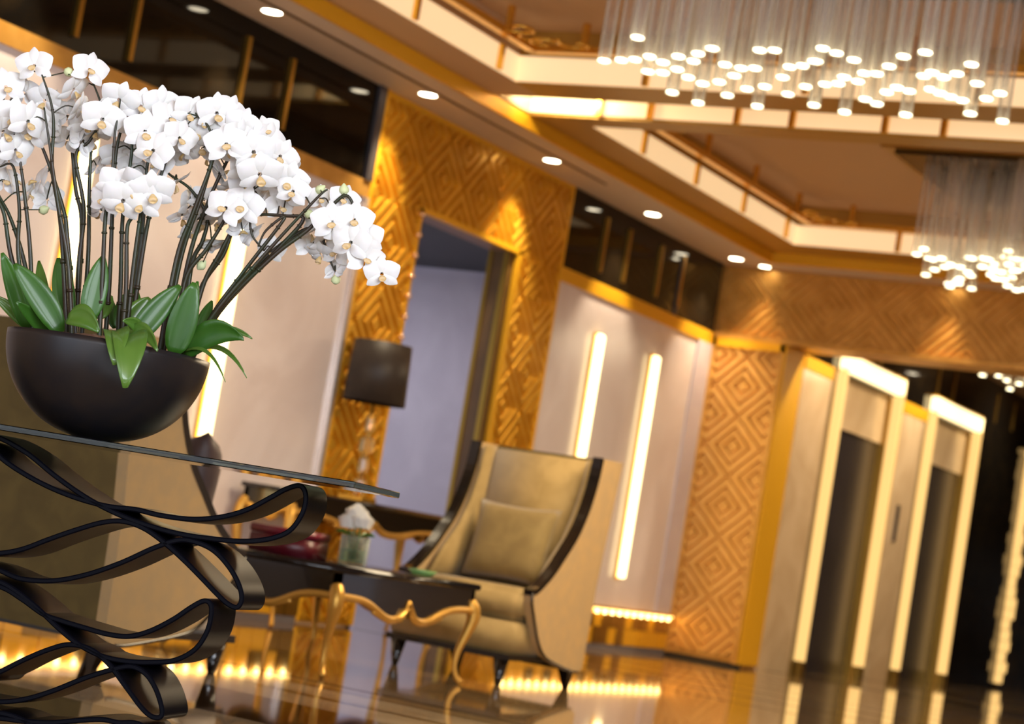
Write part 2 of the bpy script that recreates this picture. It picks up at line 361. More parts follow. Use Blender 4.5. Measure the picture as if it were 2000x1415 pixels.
lc = empty('light_column', (EX, 26.68, 0)); tag(lc, 'tall glowing strip of crumpled gold glass beside black panel', 'light')
for k in range(22):
    o = box('glass_piece', -.03, .06+random.uniform(-.02, .03), -.08+random.uniform(-.02, .02), .08+random.uniform(-.02, .02), .06+k*.132, .06+k*.132+.125, LEDFRAME, lc)
lbox('gold_mosaic', -6.95, -6.92, 26.8, 36, 0, 2.86, mat('gold_leaf_dark', (.16, .09, .01), .3, .7, noise=(5, (.03, .018, .003), 5, 1), bump=(9, 1)))
st(box('wall_lobby_far', -7.4, 1.5, 35.8, 36, 0, 3.6, BLACKGLASS)); st(box('wall_lobby_right', .55, .8, 18.42, 36, 0, 3.6, MARBLE_TAN))
# ---- right and back walls of the lounge (behind and beside the camera)
wr = st(empty('wall_right', (1.4, 0, 0)))
box('wall_core', 0, .2, 3.0, 18.4, 0, 3.9, MARBLE, wr); box('wall_core', 0, .2, -5, -3.0, 0, 3.9, MARBLE, wr); box('wall_core', 0, .2, -3, 3, 3.2, 3.9, MARBLE, wr); box('wall_core', 0, .2, -3, 3, 0, 1.35, EBONY, wr)
wn = st(empty('window_1', (1.4, 0, 0)))
for y in (-3, -1.5, 0, 1.5, 2.95): box('mullion', .02, .1, y, y+.05, 1.35, 3.2, WINWHITE, wn)
box('sill', -.05, .15, -3, 3, 1.33, 1.36, WINWHITE, wn)
wb = st(empty('wall_back', (0, -5, 0)))
box('wall_core', -8, 1.6, -.2, 0, 3.3, 3.9, MARBLE, wb)
for x in (-7.6, -5.4, -3.2, -1, 1.3): box('glazing_post', x-.06, x+.06, -.15, .02, 0, 3.3, BRASS, wb)

# ---- ceiling
ce = st(empty('ceiling', (0, 0, 3.54)))
def cbox(name, x0, x1, y0, y1, z0, z1, m, parent=ce): return box(name, x0, x1, y0, y1, z0-3.54, z1-3.54, m, parent)
cbox('ceiling_core', -8, 1.7, -5, 18.42, 4.02, 4.1, CEIL_TAN)
cbox('soffit', -7.66, -7.05, -5, EY+.02, 3.54, 3.62, CEIL_GREY)
cbox('shadow_groove', -7.285, -7.255, -5, 14.6, 3.536, 3.56, mat('groove', (.10, .05, .01), .6))
cbox('gold_fascia', -7.06, -7.035, -5, 17.6, 3.535, 3.645, GOLDPAINT)
cbox('soffit', -7.05, 1.4, 17.6, EY+.02, 3.54, 3.62, CEIL_GREY); cbox('gold_fascia', -7.04, 1.4, 17.58, 17.605, 3.535, 3.645, GOLDPAINT)
CX0, CX1 = -6.68, .4
cbox('coffer_margin', -7.05, CX0, -5, 12.28, 3.63, 4.02, CEIL_TAN); cbox('coffer_margin', -7.05, CX0, 12.80, 17.6, 3.63, 4.02, CEIL_BROWN)  # same strip: tan where lit, brown where shaded, put into the paint
cbox('coffer_margin', CX1, 1.5, -5, 17.6, 3.63, 4.02, CEIL_TAN)
cbox('coffer_beam', CX0, CX1, 11.9, 12.28, 3.63, 4.02, CEIL_BROWN); cbox('coffer_beam', CX0, CX1, 12.80, 13.05, 3.63, 4.02, CEIL_BROWN)
cbox('coffer_beam', CX0, CX1, 17.13, 17.6, 3.63, 4.02, CEIL_BROWN); cbox('coffer_beam', CX0, CX1, 7.2, 7.6, 3.63, 4.02, CEIL_BROWN)
cbox('ceiling_near', CX0, CX1, -5, 7.2, 3.63, 4.02, CEIL_TAN)
cbox('slot_back', -7.05, CX1, 12.28, 12.80, 3.86, 4.02, CREAM)
cbox('cove_panel', -7.03, CX1, 12.785, 12.80, 3.65, 3.85, COVE)
cbox('slot_end', -7.05, -7.035, 12.28, 12.80, 3.63, 3.86, CREAM)
for (a, b) in ((7.6, 11.9), (13.05, 17.13)):
    cbox('coffer_panel', CX0, CX1, a, b, 3.97, 4.02, CEIL_TAN)
    cbox('cove_panel', CX0, CX0+.012, a, b, 3.635, 3.80, COVE); cbox('cove_panel', CX1-.012, CX1, a, b, 3.635, 3.80, COVE)
    cbox('cove_panel', CX0, CX1, a, a+.012, 3.635, 3.80, COVE); cbox('cove_panel', CX0, CX1, b-.012, b, 3.635, 3.80, COVE)
    # suspended gold rail
    i = .20; rl = empty('ceiling_rail', (CX0+i, a+i, 3.78)); tag(rl, 'gold rail with scrolled corners hung in the %s ceiling coffer' % ('nearer' if a < 9 else 'farther'), 'ceiling rail', 'ceiling rails')
    def rb(name, x0, x1, y0, y1, z0, z1, m=GOLD): return box(name, x0-CX0-i, x1-CX0-i, y0-a-i, y1-a-i, z0-3.78, z1-3.78, m, rl)
    rb('rail', CX0+i-.03, CX0+i+.03, a+i, b-i, 3.775, 3.82); rb('rail', CX1-i-.03, CX1-i+.03, a+i, b-i, 3.775, 3.82)
    rb('rail', CX0+i-.03, CX1-i+.03, a+i-.03, a+i+.03, 3.775, 3.82); rb('rail', CX0+i-.03, CX1-i+.03, b-i-.03, b-i+.03, 3.775, 3.82)
    for k in range(4):
        y = a+.55+k*(b-a-1.1)/3
        rb('rail_post', CX0+i-.018, CX0+i+.018, y-.018, y+.018, 3.82, 3.97)
        rb('rail_bracket', CX0+.012, CX0+.04, y+.25, y+.29, 3.64, 3.80)
    for k in range(6):
        x = CX0+.55+k*1.05
        rb('rail_post', x-.018, x+.018, b-i-.018, b-i+.018, 3.82, 3.97); rb('rail_post', x-.018, x+.018, a+i-.018, a+i+.018, 3.82, 3.97)
        rb('rail_bracket', x+.35, x+.39, b-.04, b-.012, 3.64, 3.80)
    for (cx, cy, sx, sy) in ((CX0+i, a+i, 1, 1), (CX0+i, b-i, 1, -1)):
        parts = []
        for q in range(4):
            ang0 = q*1.1; P = []
            for s in range(20):
                t = s/19; rr = .13*(1-t*.8); an = t*5.5+ang0
                P.append(Vector((cx+sx*(.14+q*.12*(q % 2 == 0)+rr*math.cos(an))-CX0-i, cy+sy*(.14+q*.11*(q % 2)+rr*math.sin(an))-a-i, .02)))
            parts.append(tube_data(P, .012, 5))
        v, f = merge(parts); meshobj('scroll_corner', v, f, GOLD, rl, True)
for k in range(6):
    x = -6.5+k*1.0; cbox('slot_post', x-.02, x+.02, 12.75, 12.785, 3.64, 3.86, GOLD); cbox('slot_post', x+.36, x+.40, 12.75, 12.785, 3.64, 3.86, GOLD)
st(box('ceiling_lobby', -7.4, 1.5, 18.42, 36, 3.54, 3.62, CEIL_TAN))
area('slot_lamp', (-6.75, 12.45, 3.80), (.15, 1, -.1), .45, .06, 5, (1, .82, .52))
# ---- downlights along the wall
for k in range(-2, 5):
    y = 10.13+k*1.857
    d = empty('downlight', (-7.36, y, 3.54)); tag(d, ('recessed round downlight in the soffit nearer than the orchids', 'recessed round downlight in the soffit nearer than the orchids', 'round downlight in the soffit over the long black panel by the orchids', 'round downlight in the soffit where black panel meets carved gold wall', 'round downlight in the soffit above the carved gold doorway', 'round downlight in the soffit over the black panel past the doorway', 'round downlight in the soffit corner next to the carved lintel')[k+2], 'downlight', 'downlights along the soffit')
    lathe('trim_ring', [(.062, -.006), (.075, -.006), (.078, .0), (.062, .0)], CREAM, d, 20, cap=False); lathe('lens', [(0, -.004), (.06, -.004)], DOWN, d, 20)
    l = bpy.data.lights.new('downlight_beam', 'SPOT'); l.energy = 60; l.color = (1, .80, .52); l.spot_size = math.radians(75); l.spot_blend = .6; l.shadow_soft_size = .05
    o = bpy.data.objects.new('downlight_beam', l); link(o, d); o.location = (0, 0, -.03); o.rotation_euler = (0, math.radians(6), 0)
for x, lab in ((-7.2, 'recessed downlight washing the corner end of the carved lintel'), (-5.5, 'recessed downlight washing the lintel beside the farther chandelier'), (-3.5, 'recessed downlight washing the lintel behind the farther chandelier')):
    d = empty('downlight', (x, 17.85, 3.54)); tag(d, lab, 'downlight', 'downlights above the lintel')
    lathe('trim_ring', [(.052, -.006), (.065, -.006), (.068, .0), (.052, .0)], CREAM, d, 20, cap=False); lathe('lens', [(0, -.004), (.05, -.004)], DOWN, d, 20)
    l = bpy.data.lights.new('downlight_beam', 'SPOT'); l.energy = 45; l.color = (1, .72, .42); l.spot_size = math.radians(70); l.spot_blend = .6; l.shadow_soft_size = .04
    o = bpy.data.objects.new('downlight_beam', l); link(o, d); o.location = (0, 0, -.03); o.rotation_euler = (math.radians(-10), 0, 0)
for y in (18.9, 21.9, 24.9):  # hidden downlights added to brighten the dark lobby
    d = empty('downlight', (-5.9, y, 3.54)); tag(d, 'unseen downlight added to light the lift lobby past the lintel', 'downlight', 'added lobby downlights')
    lathe('trim_ring', [(.062, -.006), (.075, -.006), (.078, .0), (.062, .0)], CREAM, d, 20, cap=False); lathe('lens', [(0, -.004), (.06, -.004)], DOWN, d, 20)
    l = bpy.data.lights.new('downlight_beam', 'SPOT'); l.energy = 135; l.color = (1, .82, .58); l.spot_size = math.radians(130); l.spot_blend = .8; l.shadow_soft_size = .1
    o = bpy.data.objects.new('downlight_beam', l); link(o, d); o.location = (0, 0, -.03); o.rotation_euler = (0, math.radians(35), 0)
# ---- vertical light strips on the marble
for y, lab in ((9.04, 'vertical glowing light strip on marble, behind the orchids, nearer of two'), (10.53, 'vertical glowing light strip on marble, farther of two behind orchids'), (15.6, 'vertical glowing wall light strip rising from behind the armchair'), (16.73, 'vertical glowing wall light strip between armchair and carved pier')):
    e = empty('wall_light', (WX, y, .61)); tag(e, lab, 'wall light', 'vertical wall lights')
    box('back_plate', 0, .02, -.06, .06, -.01, 1.91, GOLD, e); o = box('light_strip', .02, .06, -.05, .05, 0, 1.9, LED, e, .01)

# ================================================================== CHANDELIERS
def tube_mesh(L, r):
    prof = [(r, 0), (r, L)]; seg = 12; V, F = [], []
    for (rr, z) in ((r, 0), (r, L), (r*.86, L), (r*.86, 0)):
        for k in range(seg): V.append((rr*math.cos(2*math.pi*k/seg), rr*math.sin(2*math.pi*k/seg), z))
    for i in range(4):
        for k in range(seg): F.append((i*seg+k, i*seg+(k+1) % seg, ((i+1) % 4)*seg+(k+1) % seg, ((i+1) % 4)*seg+k))
    me = bpy.data.meshes.new('glass_tube'); me.from_pydata(V, [], F); me.materials.append(TUBE)
    for p in me.polygons: p.use_smooth = True
    return me
def disc_mesh(r):
    seg = 14; V, F = [], []
    for (rr, z) in ((r*.85, -.003), (r, 0), (r, .006), (r*.8, .009)):
        for k in range(seg): V.append((rr*math.cos(2*math.pi*k/seg), rr*math.sin(2*math.pi*k/seg), z))
    for i in range(3):
        for k in range(seg): F.append((i*seg+k, i*seg+(k+1) % seg, (i+1)*seg+(k+1) % seg, (i+1)*seg+k))
    F.append(tuple(range(seg))[::-1]); F.append(tuple(3*seg+k for k in range(seg)))
    me = bpy.data.meshes.new('glow_end'); me.from_pydata(V, [], F); me.materials.append(DISC); return me
TUBEM = {}; DISCM = disc_mesh(.031)
def chandelier(cx, cy, pts, ztop, half, label, watts=130):
    e = empty('chandelier', (cx, cy, ztop)); tag(e, label, 'chandelier', 'glass tube chandeliers')
    x0, x1, y0, y1 = half
    box('canopy', x0-cx-.12, x1-cx+.12, y0-cy-.12, y1-cy+.12, -.05, .0, mat('canopy_mirror', (.05, .03, .012), .15, .8), e)
    box('canopy_rim', x0-cx-.2, x1-cx+.2, y0-cy-.2, y1-cy+.2, -.025, .02, BRASS, e)
    for p in pts:
        L = round(ztop-.05-p[2], 2)
        if L not in TUBEM: TUBEM[L] = tube_mesh(L, .034)
        t = share('glass_tube', TUBEM[L], e); t.location = (p[0]-cx, p[1]-cy, p[2]-ztop)
        d = share('glow_end', DISCM, t); d.location = (0, 0, .008)
    l = bpy.data.lights.new('chandelier_glow', 'AREA'); l.shape = 'RECTANGLE'; l.size = 2.8; l.size_y = 1.5; l.energy = watts; l.color = (1, .78, .50)
    o = bpy.data.objects.new('chandelier_glow', l); link(o, e); o.location = (0, 0, 2.98-ztop)
    return e
# pixel centres of the lit tube ends; their height swings round 3.2 m so that they fall on the rectangular plan of the fixture
Z5 = [(130,545),(280,540),(400,535),(420,345),(525,510),(640,560),(510,640),(640,650),(765,620),(775,510),(905,550),(945,485),(1070,440),(860,690),(985,745),(1130,730),(720,820),(945,910),(1200,845),(1180,580),(1320,610),(1440,610),(1260,675),(1370,790),(1525,770),(1480,455),(1610,455),(1460,940),(1725,835),(1680,690),(1740,600),(1850,590),(1880,770),(1950,930),(1955,550)]
Z6 = [(250,440),(370,480),(195,550),(520,540),(175,930),(440,990),(100,770),(270,750),(385,745),(435,690),(555,725),(610,655),(720,660),(825,595),(950,510),(1140,475),(620,880),(720,920),(805,820),(895,780),(1000,810),(970,1015),(1125,680),(1200,650),(1300,690),(1415,660),(1540,580),(1590,745),(1190,795),(1270,830),(1360,860),(1460,890),(1530,1005),(1670,875),(1790,830),(1810,1070)]
P1 = []
for (a, b), ox in [(p, 1150) for p in Z5]+[(p, 1550) for p in Z6]:
    x, y = ox+a/4.444, b/4.444
    # ends that hang low in the frame belong to the lower, nearer tubes
    P1.append(on(x, y, 2, 3.20+.05*math.sin(x*.013)+.04*math.sin(x*.05+y*.07)))
rr = random.Random(3)
chandelier(-3.4, 9.8, P1, 3.97, (-4.9, -2.0, 9.0, 10.7), 'large chandelier of hanging clear glass tubes with glowing ends in nearer coffer')
ZC = [(1790,500),(1808,540),(1814,508),(1838,508),(1856,520),(1875,525),(1845,525),(1874,548),(1898,508),(1918,525),(1897,567),(1918,524),(1935,540),(1855,563),(1945,548),(1960,550),(1970,520),(1985,532),(1968,562),(1985,570),(1890,535),(1940,530),(1825,530),(1955,535)]
P2 = [on(x, y, 2, 3.18+.05*math.sin(x*.06)) for x, y in ZC]
for k in range(60): P2.append(Vector((rr.uniform(-4.8, -2.6), rr.uniform(14.6, 15.9), rr.uniform(3.15, 3.3))))
chandelier(-3.4, 15.2, P2, 3.92, (-4.85, -2.0, 14.5, 16.1), 'chandelier of clear glass tubes with glowing ends in the farther coffer', 85)
P3 = [Vector((rr.uniform(-5.75, -4.4), rr.uniform(20.0, 21.4), rr.uniform(3.02, 3.14))) for k in range(40)]
chandelier(-4.9, 20.7, P3, 3.54, (-5.8, -4.3, 19.9, 21.5), 'small cluster of glowing tubes in the lift lobby past the lintel', 25)

# ================================================================== ARMCHAIRS
def armchair(loc, rz, label, cushion, outer):
    e = empty('armchair', loc, rz); tag(e, label, 'armchair', 'high-backed armchairs')
    front = [(.14, .49), (.21, .511), (.35, .606), (.46, .713), (.57, .833), (.65, .974), (.70, 1.125), (.72, 1.262)]
    low = [(.82, .10), (.74, .105), (.49, .148), (.38, .182), (.30, .244), (.24, .318), (.155, .44)]
    fr = [(p.x, p.y) for p in catmull([(a, b, 0) for a, b in front], 4)]; lo = [(p.x, p.y) for p in catmull([(a, b, 0) for a, b in low], 4)]
    poly = fr+[(.985, 1.268), (.902, .6), (.882, .12)]+lo
    for s in (-1, 1):
        o = prism('side_panel', poly, s*.355, s*.405, outer, e)
        # dark piping along the sweeping front edge
        path = [Vector((s*.38, a, b)) for a, b in fr]
        V, F = [], []
        for i, p in enumerate(path):
            t = (path[min(i+1, len(path)-1)]-path[max(i-1, 0)]).normalized(); nn = Vector((0, -t.z, t.y)).normalized()
            for (dx, dn) in ((-.027, -.012), (.027, -.012), (.027, .02), (-.027, .02)): V.append(p+Vector((dx, 0, 0))-nn*dn if nn.y > 0 else p+Vector((dx, 0, 0))+nn*dn)
        n = len(path)
        for i in range(n-1):
            for k in range(4): F.append((i*4+k, i*4+(k+1) % 4, (i+1)*4+(k+1) % 4, (i+1)*4+k))
        F += [(0, 1, 2, 3), ((n-1)*4+3, (n-1)*4+2, (n-1)*4+1, (n-1)*4)]
        meshobj('edge_trim', V, F, EBONY, e)
        tube('piping', [Vector((s*.405, a, b)) for a, b in lo]+[Vector((s*.405, .14, .49))], .008, EBONY, e)
    # back shell and inner back
    prism('back_panel', [(.88, .12), (.82, .10), (.93, 1.266), (.985, 1.264), (.90, .6)], -.398, .398, mat('shaded_back_velvet', (.13, .088, .018), .75, 0, noise=(9, (.10, .066, .012), 5, .6), sheen=.2), e)  # velvet darkened: the back's shade is put into its colour
    o = prism('inner_back', [(.68, .45), (.74, .80), (.80, 1.245), (.93, 1.245), (.86, .45)], -.30, .30, VELVET, e); bev(o, .015)
    for s in (-1, 1):
        o = prism('wing_pad', [(.30, .50), (.45, .67), (.58, .80), (.66, .95), (.71, 1.10), (.73, 1.245), (.86, 1.245), (.78, .5)], s*.30, s*.352, VELVET, e); bev(o, .01)
    o = box('seat_cushion', -.355, .355, .10, .75, .335, .505, VELVET, e); bev(o, .035, 3)
    o = box('seat_base', -.36, .36, .07, .78, .165, .33, VELVET, e); bev(o, .012)
    box('rail', -.37, .37, .06, .80, .135, .165, EBONY, e)
    for (x, y) in ((-.31, .10), (.31, .10)):
        lathe('leg', [(.014, 0), (.02, .02), (.042, .135)], EBONY, e, 12, (x, y, 0))
    for (x, y) in ((-.34, .80), (.34, .80)):
        v = [(x-.012, y+.03, 0), (x+.012, y+.03, 0), (x+.012, y+.06, 0), (x-.012, y+.06, 0), (x-.04, y-.03, .135), (x+.04, y-.03, .135), (x+.04, y+.05, .135), (x-.04, y+.05, .135)]
        meshobj('leg', v, BF, EBONY, e)
    return e
def pillow(name, sx, sz, th, m, loc, rx, rz, label, rxy=0):
    V, F = [], []; n = 12
    for side in (1, -1):
        for i in range(n+1):
            for j in range(n+1):
                u, v = -1+2*i/n, -1+2*j/n
                pin = 1-.06*(1-abs(u))*(abs(v) > .99)-.0
                h = th*(max(0, (1-u**4))*max(0, (1-v**4)))**.6
                k = 1-.07*(1-u*u)*v*v; k2 = 1-.07*(1-v*v)*u*u
                V.append((u*sx/2*k2, side*h/2, v*sz/2*k))
    N = (n+1)**2
    for s in (0, 1):
        for i in range(n):
            for j in range(n):
                q = (s*N+i*(n+1)+j, s*N+(i+1)*(n+1)+j, s*N+(i+1)*(n+1)+j+1, s*N+i*(n+1)+j+1); F.append(q if s == 0 else q[::-1])
    o = meshobj(name, V, F, m, None, True)
    bm = bmesh.new(); bm.from_mesh(o.data); bmesh.ops.remove_doubles(bm, verts=bm.verts, dist=1e-4); bmesh.ops.recalc_face_normals(bm, faces=bm.faces); bm.to_mesh(o.data); bm.free()
    o.location = loc; o.rotation_euler = (rx, rxy, rz); tag(o, label, 'cushion'); return o
armchair((-5.455, 9.93, 0), 0, 'high-backed gold velvet armchair with swept black edges, facing the glass table', True, LINEN)
pillow('cushion', .50, .44, .16, VELVET2, (-5.455, 10.52, .735), math.radians(-14), 0, 'square olive gold cushion propped in the far armchair')
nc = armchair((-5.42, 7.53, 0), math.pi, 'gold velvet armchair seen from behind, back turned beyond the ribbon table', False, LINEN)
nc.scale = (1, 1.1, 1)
pillow('cushion', .38, .46, .19, TAUPE, (-5.27, 7.29, .738), math.radians(5), math.radians(127), 'taupe silk cushion propped in the armchair behind the bowl')

# ================================================================== COFFEE TABLE AND CONSOLE (cabriole tables with gilded apron)
def scallop(L, n=48, amp=.045, cusps=1):
    """profile of the gilded lower edge along a side of length L: drop below the apron line"""
    P = []
    for i in range(n+1):
        t = i/n; s = abs(2*t-1)
        d = .5-.5*math.cos(min(1, (1-s)/.62)*math.pi)            # swells toward the middle
        dip = .72*math.exp(-((1-s-.78)/.30)**2)                       # deepest either side of the cusp
        cusp = -1.0*math.exp(-((s)/.055)**2)*.62
        P.append((t*L, -amp*(.15+dip*1.5+cusp)))
    return P
def side_apron(e, p0, p1, ztop, zb, amp, mb, th=.03):
    p0, p1 = Vector(p0), Vector(p1); L = (p1-p0).length; d = (p1-p0)/L; nrm = Vector((d.y, -d.x, 0))
    pr = scallop(L, 40, amp); V, F = [], []
    for (t, dz) in pr:
        a = p0+d*t
        for off in (0, -th):
            V.append((a.x+nrm.x*off, a.y+nrm.y*off, ztop)); V.append((a.x+nrm.x*off, a.y+nrm.y*off, zb+dz))
    n = len(pr)
    for i in range(n-1):
        a = i*4; b = a+4
        F += [(a, b, b+1, a+1), (a+2, a+3, b+3, b+2), (a, a+2, b+2, b), (a+1, b+1, b+3, a+3)]
    F += [(0, 1, 3, 2), ((n-1)*4, (n-1)*4+2, (n-1)*4+3, (n-1)*4+1)]
    meshobj('apron', V, F, mb, e)
    path = [Vector((p0.x+d.x*t+nrm.x*.004, p0.y+d.y*t+nrm.y*.004, zb+dz)) for t, dz in pr]
    tube('gilded_edge', path, .018, GILT, e, 8)
    path = [Vector((p0.x+d.x*t+nrm.x*.006, p0.y+d.y*t+nrm.y*.006, zb+dz*.8-.028)) for t, dz in pr[10:31]]
    tube('gilded_edge', path, .012, GILT, e, 6)
def cab_table(name, cx, cy, sx, sy, H, ap, amp, label, cat, legm=GILT):
    e = empty(name, (cx, cy, 0)); tag(e, label, cat)
    hx, hy = sx/2, sy/2; zb = H-ap
    o = box('table_top', -hx-.02, hx+.02, -hy-.02, hy+.02, H-.03, H, LACQ, e); bev(o, .006)
    c = [(-hx, -hy), (hx, -hy), (hx, hy), (-hx, hy)]
    for i in range(4):
        a, b = c[i], c[(i+1) % 4]; side_apron(e, (*a, 0), (*b, 0), H-.03, zb, amp, EBONY)
    for (x, y) in c:
        ux, uy = (1 if x > 0 else -1)/1.414, (1 if y > 0 else -1)/1.414; P, R = [], []
        for t, o_, r in ((0, -.01, .030), (.08, .012, .036), (.2, .022, .034), (.4, .0, .024), (.6, -.026, .017), (.8, -.034, .013), (.93, -.018, .014), (1, .008, .016)):
            P.append((x+ux*(o_-.012), y+uy*(o_-.012), (zb+.03)*(1-t)+.012*t)); R.append(r)
        path = catmull(P, 4); rad = []
        for i in range(len(path)):
            k = i/4; k0 = int(min(k, len(R)-1)); k1 = min(k0+1, len(R)-1); rad.append(R[k0]+(R[k1]-R[k0])*(k-k0))
        v, f = tube_data(path, rad, 10); meshobj('leg', v, f, legm, e, True)
    return e
cab_table('coffee_table', -5.53, 8.87, .90, 1.28, .50, .120, .075, 'low black lacquer coffee table with gilded scalloped apron and cabriole legs', 'coffee table')
cab_table('console_table', -7.335, 11.9, .36, 1.95, .84, .12, .05, 'black console table with gilded apron against the wall under the lamp', 'console table')
# lamp on the console
lm = empty('table_lamp', (-7.36, 11.97, .84)); tag(lm, 'tall crystal table lamp with dark drum shade on the console', 'lamp')
box('lamp_base', -.09, .09, -.09, .09, 0, .03, GOLD, lm); 
for k, (r, z) in enumerate(((.045, .03), (.034, .17), (.05, .30), (.03, .44))):
    lathe('crystal', [(.012, z), (r, z+.03), (r*.9, z+.10), (.012, z+.13)], CRYSTAL, lm, 10, smooth=False)
lathe('lamp_rod', [(.009, .03), (.009, .80)], GOLD, lm, 8)
lathe('lamp_shade', [(.195, .64), (.205, .64), (.190, 1.035), (.18, 1.035)], SHADE, lm, 48, cap=False)
lathe('shade_diffuser', [(0, 1.0), (.18, 1.0)], SHADE, lm, 32)
# things on the coffee table
va = empty('flower_vase', (-5.3, 8.67, .50)); tag(va, 'small clear glass vase of white roses on the coffee table', 'vase')
lathe('vase_glass', [(.0, .0), (.062, .0), (.068, .02), (.068, .14), (.062, .14), (.060, .02), (0, .015)], VGLASS, va, 24)
lathe('water', [(0, .016), (.058, .02), (.058, .08), (0, .08)], thin_glass('water', (.5, .6, .45), (.75, .85, .70)), va, 20)
rose = []
for q, (dx, dy, dz) in enumerate(((-.035, -.02, .195), (.03, -.02, .205), (0, .035, .20), (-.01, -.01, .235))):
    V, F = [], []
    for ring in range(5):
        for k in range(9):
            a0 = 2*math.pi*k/9+ring*.35; r0 = .012+.0095*ring; z0 = .03-.008*ring; b0 = len(V)
            for (t, rr_, zz) in ((-1, .8, -.02), (1, .8, -.02), (1, 1.1, .018), (0, 1.15, .028), (-1, 1.1, .018)):
                a = a0+t*.42; V.append((dx+rr_*r0*math.cos(a), dy+rr_*r0*math.sin(a), dz+z0+zz))
            F.append(tuple(range(b0, b0+5)))
    meshobj('rose', V, F, ROSE, va)
    tube('stem', [(dx, dy, dz), (dx*.3, dy*.3, .03)], .004, STEMG, va)
for k in range(5):
    a = k*1.3; meshobj('leaf', [(.02*math.cos(a), .02*math.sin(a), .14), (.07*math.cos(a-.3), .07*math.sin(a-.3), .165), (.105*math.cos(a), .105*math.sin(a), .15), (.07*math.cos(a+.3), .07*math.sin(a+.3), .165)], [(0, 1, 2, 3)], LEAFL, va)
rbx = empty('red_box', (-5.55, 8.50, .50)); tag(rbx, 'flat dark red box lying on the black coffee table', 'box')
o = box('box_body', -.15, .15, -.11, .11, 0, .085, RED, rbx); bev(o, .004); o = box('box_lid', -.153, .153, -.113, .113, .087, .125, mat('crimson', (.15, .006, .02), .35), rbx); bev(o, .005)
gd = empty('glass_dish', (-5.22, 9.20, .50)); tag(gd, 'small green glass dish at the end of coffee table', 'dish')
lathe('dish_body', [(0, .002), (.045, .002), (.075, .03), (.07, .03), (.042, .009), (0, .009)], GREENGLASS, gd, 24); lathe('candle', [(0, .01), (.02, .01), (.02, .028), (0, .028)], ROSE, gd, 16)

# ================================================================== RIBBON TABLE (foreground)
TA = math.radians(17); TD = Vector((math.cos(TA), math.sin(TA), 0)); TN = Vector((-math.sin(TA), math.cos(TA), 0))
G0 = dep(240, 873, 5.3)
def onp(x, y, off=0.):
    d = ray(x, y); t = ((G0+TN*off-CP) @ TN)/(d @ TN) if False else ((G0+TN*off-CP).dot(TN))/(d.dot(TN)); return CP+d*t
GZ = .797
tb = empty('ribbon_table', (0, 0, 0)); tag(tb, 'glass topped console table on looping black lacquer ribbons', 'table')
tright = (onp(692, 955)-G0).dot(TD); tmid = (onp(-26, 870, .2425)-G0).dot(TD); tleft = 2*tmid-tright
torg = G0+TD*tmid+TN*.28; torg.z = 0
tb.location = torg
TL = tright-tmid
def tloc(t, off, z): return (TD*(t-tmid)+TN*(off-.28)+Vector((0, 0, z)))
V = [tloc(t, o_, z) for z in (GZ-.016, GZ) for (t, o_) in ((tleft, 0), (tright, 0), (tright, .47), (tleft, .47))]
gl = meshobj('glass_top', V, BF, TGLASS, tb); bev(gl, .002, 1)
def ribbon(pts, off=.15, wid=.185, th=.013, mirror=True):
    """pts: half of the closed ribbon as zoom-frame points on the table's front plane; mirrored about the table's middle"""
    P = []
    for (zx, zy) in pts:
        q = onp(zx/2.5, 849+zy/2.5, off+wid/2); P.append(((q-G0).dot(TD), q.z))
    full = P+[(2*tmid-a, b) for a, b in reversed(P)] if mirror else P
    full = [Vector((a, b, 0)) for a, b in full]
    path = catmull(full, 7, True); n = len(path); V, F = [], []
    prof = [(-.5, -.5), (-.5, .5), (.5, .5), (.5, -.5)]
    bw = .003
    sec = [(-th/2, bw), (-th/2+bw, 0), (th/2-bw, 0), (th/2, bw), (th/2, wid-bw), (th/2-bw, wid), (-th/2+bw, wid), (-th/2, wid-bw)]
    for i in range(n):
        t = (path[(i+1) % n]-path[i-1]).normalized(); nn = Vector((-t.y, t.x, 0))
        for (a, w_) in sec:
            q = path[i]+nn*a; V.append(tloc(q.x, off+w_, max(.004, q.y)))
    S = len(sec)
    for i in range(n):
        j = (i+1) % n
        for k in range(S): F.append((i*S+k, i*S+(k+1) % S, j*S+(k+1) % S, j*S+k))
    o = meshobj('ribbon', V, F, RIBBON, tb, False)
    for k, p in enumerate(o.data.polygons): p.use_smooth = True
    bm = bmesh.new(); bm.from_mesh(o.data); bmesh.ops.recalc_face_normals(bm, faces=bm.faces); bm.to_mesh(o.data); bm.free()
    o.data.set_sharp_from_angle(angle=math.radians(28))
    return o
ribbon([(-40, 12), (60, 28), (200, 105), (330, 210), (480, 315), (620, 390), (760, 445), (920, 490), (1080, 515), (1240, 528), (1370, 515), (1465, 475), (1525, 390), (1540, 310), (1515, 262), (1450, 275), (1370, 318), (1260, 375), (1140, 410), (1000, 422), (850, 405), (720, 375), (600, 362), (470, 330), (330, 278), (200, 212), (90, 140), (20, 75), (-40, 48)])
ribbon([(-40, 582), (70, 585), (180, 565), (300, 520), (430, 475), (560, 438), (660, 432), (760, 465), (860, 535), (950, 615), (1040, 705), (1110, 778), (1165, 828), (1210, 845), (1232, 805), (1218, 735), (1170, 650), (1100, 575), (1020, 535), (930, 522), (810, 560), (650, 632), (480, 690), (320, 718), (170, 708), (60, 665), (-40, 635)])
ribbon([(-40, 700), (60, 720), (150, 770), (250, 850), (350, 945), (450, 1025), (560, 1080), (680, 1105), (800, 1110), (910, 1100), (1005, 1050), (1062, 970), (1085, 885), (1082, 830), (1050, 815), (990, 845), (900, 905), (790, 960), (690, 985), (590, 975), (480, 945), (380, 915), (280, 880), (180, 810), (80, 750), (-40, 728)])
